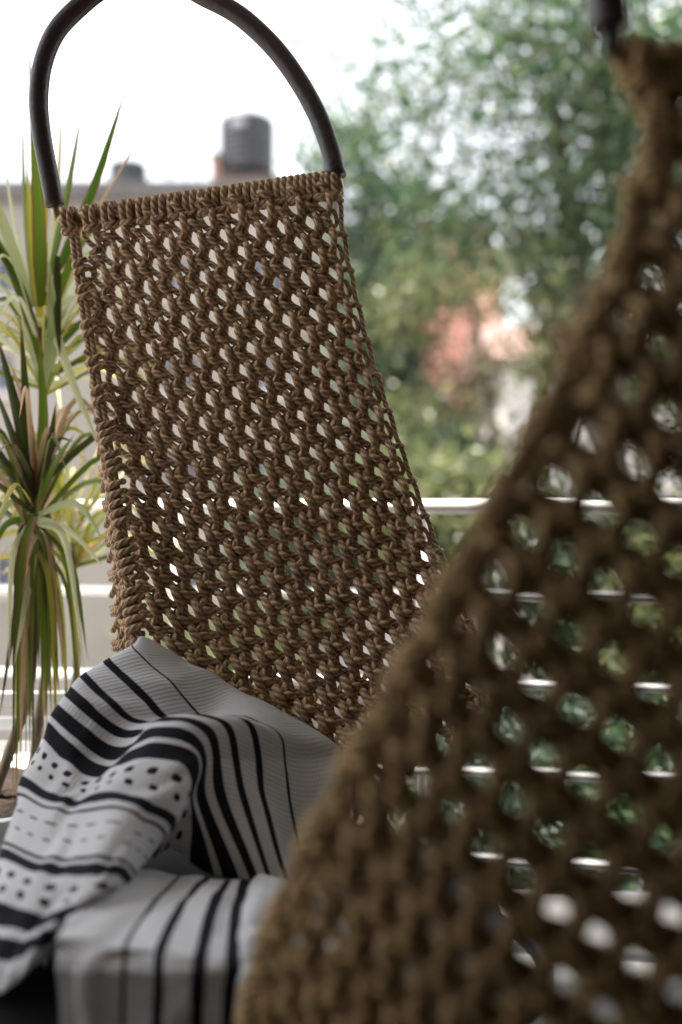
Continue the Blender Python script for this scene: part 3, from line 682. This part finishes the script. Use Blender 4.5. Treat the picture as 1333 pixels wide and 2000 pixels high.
# brick pier under the large tank, then the tanks standing on the roof
def pier(label, x0, x1, ytop, mat, name='roof_pier', dy=.1, dep=1.5):
    a = px(x0, ytop, D+dy); c = px(x1, ytop, D+dy); o = empty(name, ((a[0]+c[0])/2, D+dy+dep/2, RZ)); tag(o, label, 'pier')
    mb = MB(); mb.box((a[0],D+dy,RZ),(c[0],D+dy+dep,a[2]-.06)); mb.build('body', mat, o)
    mb = MB(); mb.box((a[0]-.04,D+dy-.04,a[2]-.058),(c[0]+.04,D+dy+dep+.04,a[2])); mb.build('slab', M['coping'], o)
pier('reddish masonry plinth under the larger water tank', 428, 545, 342, M['brick'], 'tank_plinth', .05, 1.6)
tank('large black ribbed water tank with pale emblem on the flat roof', 427, 540, 222, 342, D+.15, True)
tank('small squat black water tank on the flat roof', 212, 290, 314, yr+1, D+.1, False)
pier('brown masonry stub beside the larger water tank', 412, 426, 298, M['brick'], 'roof_stub', .0, .5)
sdh = empty('satellite_dish', px(332, yr, D+.5)); tag(sdh, 'pale satellite dish on a mast between the two water tanks', 'satellite dish')
c = px(332, 322, D+.4); mb = MB(); v = []; f = []
for a in range(7):
    for k in range(28):
        r = .26*a/6; t_ = 2*math.pi*k/28; v.append((c[0]+r*math.cos(t_)*.75, c[1]-.06+.9*r*r, c[2]+r*math.sin(t_)))
mb.add(v, [(a*28+k,a*28+(k+1)%28,(a+1)*28+(k+1)%28,(a+1)*28+k) for a in range(6) for k in range(28)]); mb.build('dish', M['offwhite'], sdh, True)
mb = MB(); q = px(332, yr, D+.5); mb.tube([q, [q[0],q[1],c[2]]], .03, 8); mb.build('mast', M['offwhite'], sdh, True)
for lab, x, yt in (('thin roof aerial beside the smaller water tank', 362, 262), ('bent thin aerial close to the larger water tank', 388, 285)):
    q = px(x, yr, D+.7); tpt = px(x, yt, D+.7); o = empty('roof_aerial', (q[0],q[1],RZ)); tag(o, lab, 'aerial')
    mb = MB(); mb.tube([[q[0],q[1],RZ], [q[0]+.02,q[1],tpt[2]]], .018, 6); mb.build('mast', M['coping'], o)
    for k in range(4):
        z = tpt[2]-.05-.09*k; mb = MB(); mb.tube([[q[0]-.16+.02*k,q[1],z],[q[0]+.2-.02*k,q[1],z]], .01, 5); mb.build('element', M['coping'], o)
D2 = 27.
X2 = lambda x: X(x, D2); Z2 = lambda y: Z(y, D2)
house('salmon_house', 'salmon-pink rendered house seen through the trees', 'house', X2(848), X2(955), D2, D2+7, Z2(440), M['salmon'],
      [(X2(868),X2(925),Z2(600),Z2(525)),(X2(868),X2(925),Z2(710),Z2(660)),(X2(880),X2(925),Z2(880),Z2(835))], roof=1.2, rz=math.radians(-24))
D3 = 22.
house('white_house', 'off-white house with dull tiled roof half hidden by foliage', 'house', X(985,D3), X(1420,D3), D3, D3+6, Z(700,D3), M['offwhite'],
      [(X(1060,D3),X(1120,D3),Z(840,D3),Z(770,D3)),(X(1200,D3),X(1260,D3),Z(840,D3),Z(770,D3))], roof=1.3)
house('grey_house', 'low pale house with slate-blue windows beyond the lane', 'house', X(655,24.), X(790,24.), 24., 30., Z(470,24.), M['offwhite'],
      [(X(680,24.),X(725,24.),Z(560,24.),Z(485,24.)),(X(680,24.),X(725,24.),Z(760,24.),Z(690,24.))], coping=.3)
# ------------------------------------------------------------------ trees
def tree(name, label, base, blobs, nclump, nleaf, size, mat, group=None, cat='tree', spread=.28, trunk_r=.16):
    """blobs: (centre, radii) ellipsoids of the crown; clumps of leaves sit on twigs from real limbs"""
    base = np.array(base, float); t = empty(name, base); tag(t, label, cat, group)
    vol = np.array([b_[1][0]*b_[1][1]*b_[1][2] for b_ in blobs]); vol = vol/vol.sum()
    cl = []
    for k in range(nclump):
        c, r = blobs[rng.choice(len(blobs), p=vol)]; d = rng.normal(size=3); d /= np.linalg.norm(d)
        cl.append(np.array(c)+d*np.array(r)*rng.random()**.45)
    cl = np.array(cl)
    mb = MB(); cen = np.array(blobs[0][0]); top = base*.25+cen*.75; top[2] = cen[2]-.2*blobs[0][1][2]
    tp = cr([base+[0,0,-.1], base+(top-base)*.35+rng.normal(0,.12,3), base+(top-base)*.7+rng.normal(0,.15,3), top], 20)
    mb.tube(tp, np.linspace(trunk_r, trunk_r*.45, 20), 10)
    limbs = []
    for k in range(14):
        a = tp[rng.integers(8, 20)]; e = cl[rng.integers(len(cl))]
        l = cr([a, a+(e-a)*.5+[0,0,.15*np.linalg.norm(e-a)], e], 12); mb.tube(l, np.linspace(trunk_r*.24, .008, 12), 6); limbs.append(l)
    LP = np.concatenate(limbs)
    for e in cl[::3]:
        a = LP[np.argmin(np.linalg.norm(LP-e,axis=1))]; mb.tube(cr([a,(a+e)/2+rng.normal(0,.05,3),e],5), np.linspace(.014,.005,5), 4)
    mb.build('trunk', M['bark'], t, True)
    c = cl[rng.integers(len(cl), size=nleaf)]+rng.normal(0, spread, (nleaf,3))*[1,1,.7]
    n = rng.normal(size=(nleaf,3))+[0,0,.6]; n /= np.linalg.norm(n,axis=1)[:,None]
    a = np.cross(n, rng.normal(size=(nleaf,3))); a /= np.linalg.norm(a,axis=1)[:,None]; b_ = np.cross(n, a)
    s = size*rng.uniform(.6,1.3,(nleaf,1)); 
    V = np.stack([c-a*s*.5, c+b_*s*.26+n*s*.05, c+a*s*.5-n*s*.06, c-b_*s*.26+n*s*.05],1).reshape(-1,3)
    me = bpy.data.meshes.new('crown'); me.from_pydata(V.tolist(), [], np.arange(nleaf*4).reshape(-1,4).tolist()); me.update()
    link('crown', me, mat, t)
    return t
def B(x, y, d, rx, rz, ry=None):
    return (px(x,y,d), (rx/FPX*d, (ry if ry else rx)/FPX*d, rz/FPX*d))
tree('broadleaf_tree', 'tall airy green tree with sky showing between its leaves', (3.1,9.3,GZ),
     [B(1000,150,9,260,240),B(730,80,8.6,120,120),B(665,130,8.6,55,100),B(1250,150,9,260,300),B(880,400,9.2,190,130),B(1200,420,9,200,120),B(700,250,9.3,80,140),B(1060,480,9,150,90)], 170, 14500, .10, M['tree_leaf'], 'trees beyond the railing')
tree('broadleaf_tree', 'dense blue-green tree standing beside the beige block', (1.15,12.8,GZ),
     [B(660,290,12.6,50,70),B(760,470,12.6,100,150),B(745,720,12.6,85,190)], 80, 6500, .15, M['tree_leaf2'], 'trees beyond the railing')
tree('broadleaf_tree', 'olive-yellow tree in front of the off-white house', (2.9,13.,GZ),
     [B(1060,560,13,140,110),B(1180,640,12.5,150,160)], 70, 4800, .15, M['tree_leaf3'], 'trees beyond the railing')
tree('broadleaf_tree', 'sparse slender tree half hiding the salmon house', (1.75,11.3,GZ),
     [B(900,550,11,90,30),B(800,560,11,60,110),B(985,700,11,60,120),B(830,860,11,90,80),B(900,690,11,60,14),B(940,900,11,110,70)], 75, 3600, .11, M['tree_leaf3'], 'trees beyond the railing', trunk_r=.07)
tree('broadleaf_tree', 'tall dark green tree rising behind the blurred chair', (4.6,11.,GZ),
     [B(1360,350,11,190,330),B(1400,750,11,200,250)], 90, 8000, .14, M['tree_leaf'], 'trees beyond the railing')
for lab, x, y, d, rx, rz, mt in (('round teal shrub tree below the salmon house', 820, 960, 11, 150, 120, 'tree_leaf2'),
     ('pale yellow-green bush rising just behind the railing', 850, 1010, 7.0, 110, 90, 'tree_leaf3'),
     ('leafy green bush seen through the blurred chair', 1150, 1150, 7.5, 190, 190, 'tree_leaf2'),
     ('yellow-green bush at the right end of the railing', 1380, 1200, 6.5, 170, 220, 'tree_leaf3'),
     ('green bush behind the netting of the sharp chair', 600, 1080, 8.5, 150, 170, 'tree_leaf2'),
     ('broad dark green bush low below the railing', 1010, 1560, 5.6, 190, 170, 'tree_leaf2'),
     ('low leafy green bush under the right part of the railing', 1330, 1590, 5.2, 190, 170, 'tree_leaf'),
     ('low olive bush beside the lane', 420, 1330, 7.5, 130, 120, 'tree_leaf3')):
    c = px(x, y, d); tree('garden_bush', lab, (c[0],c[1],GZ), [B(x,y,d,rx,rz)], 40, 3000, .13, M[mt], 'bushes in the garden below', 'bush', .2, .07)
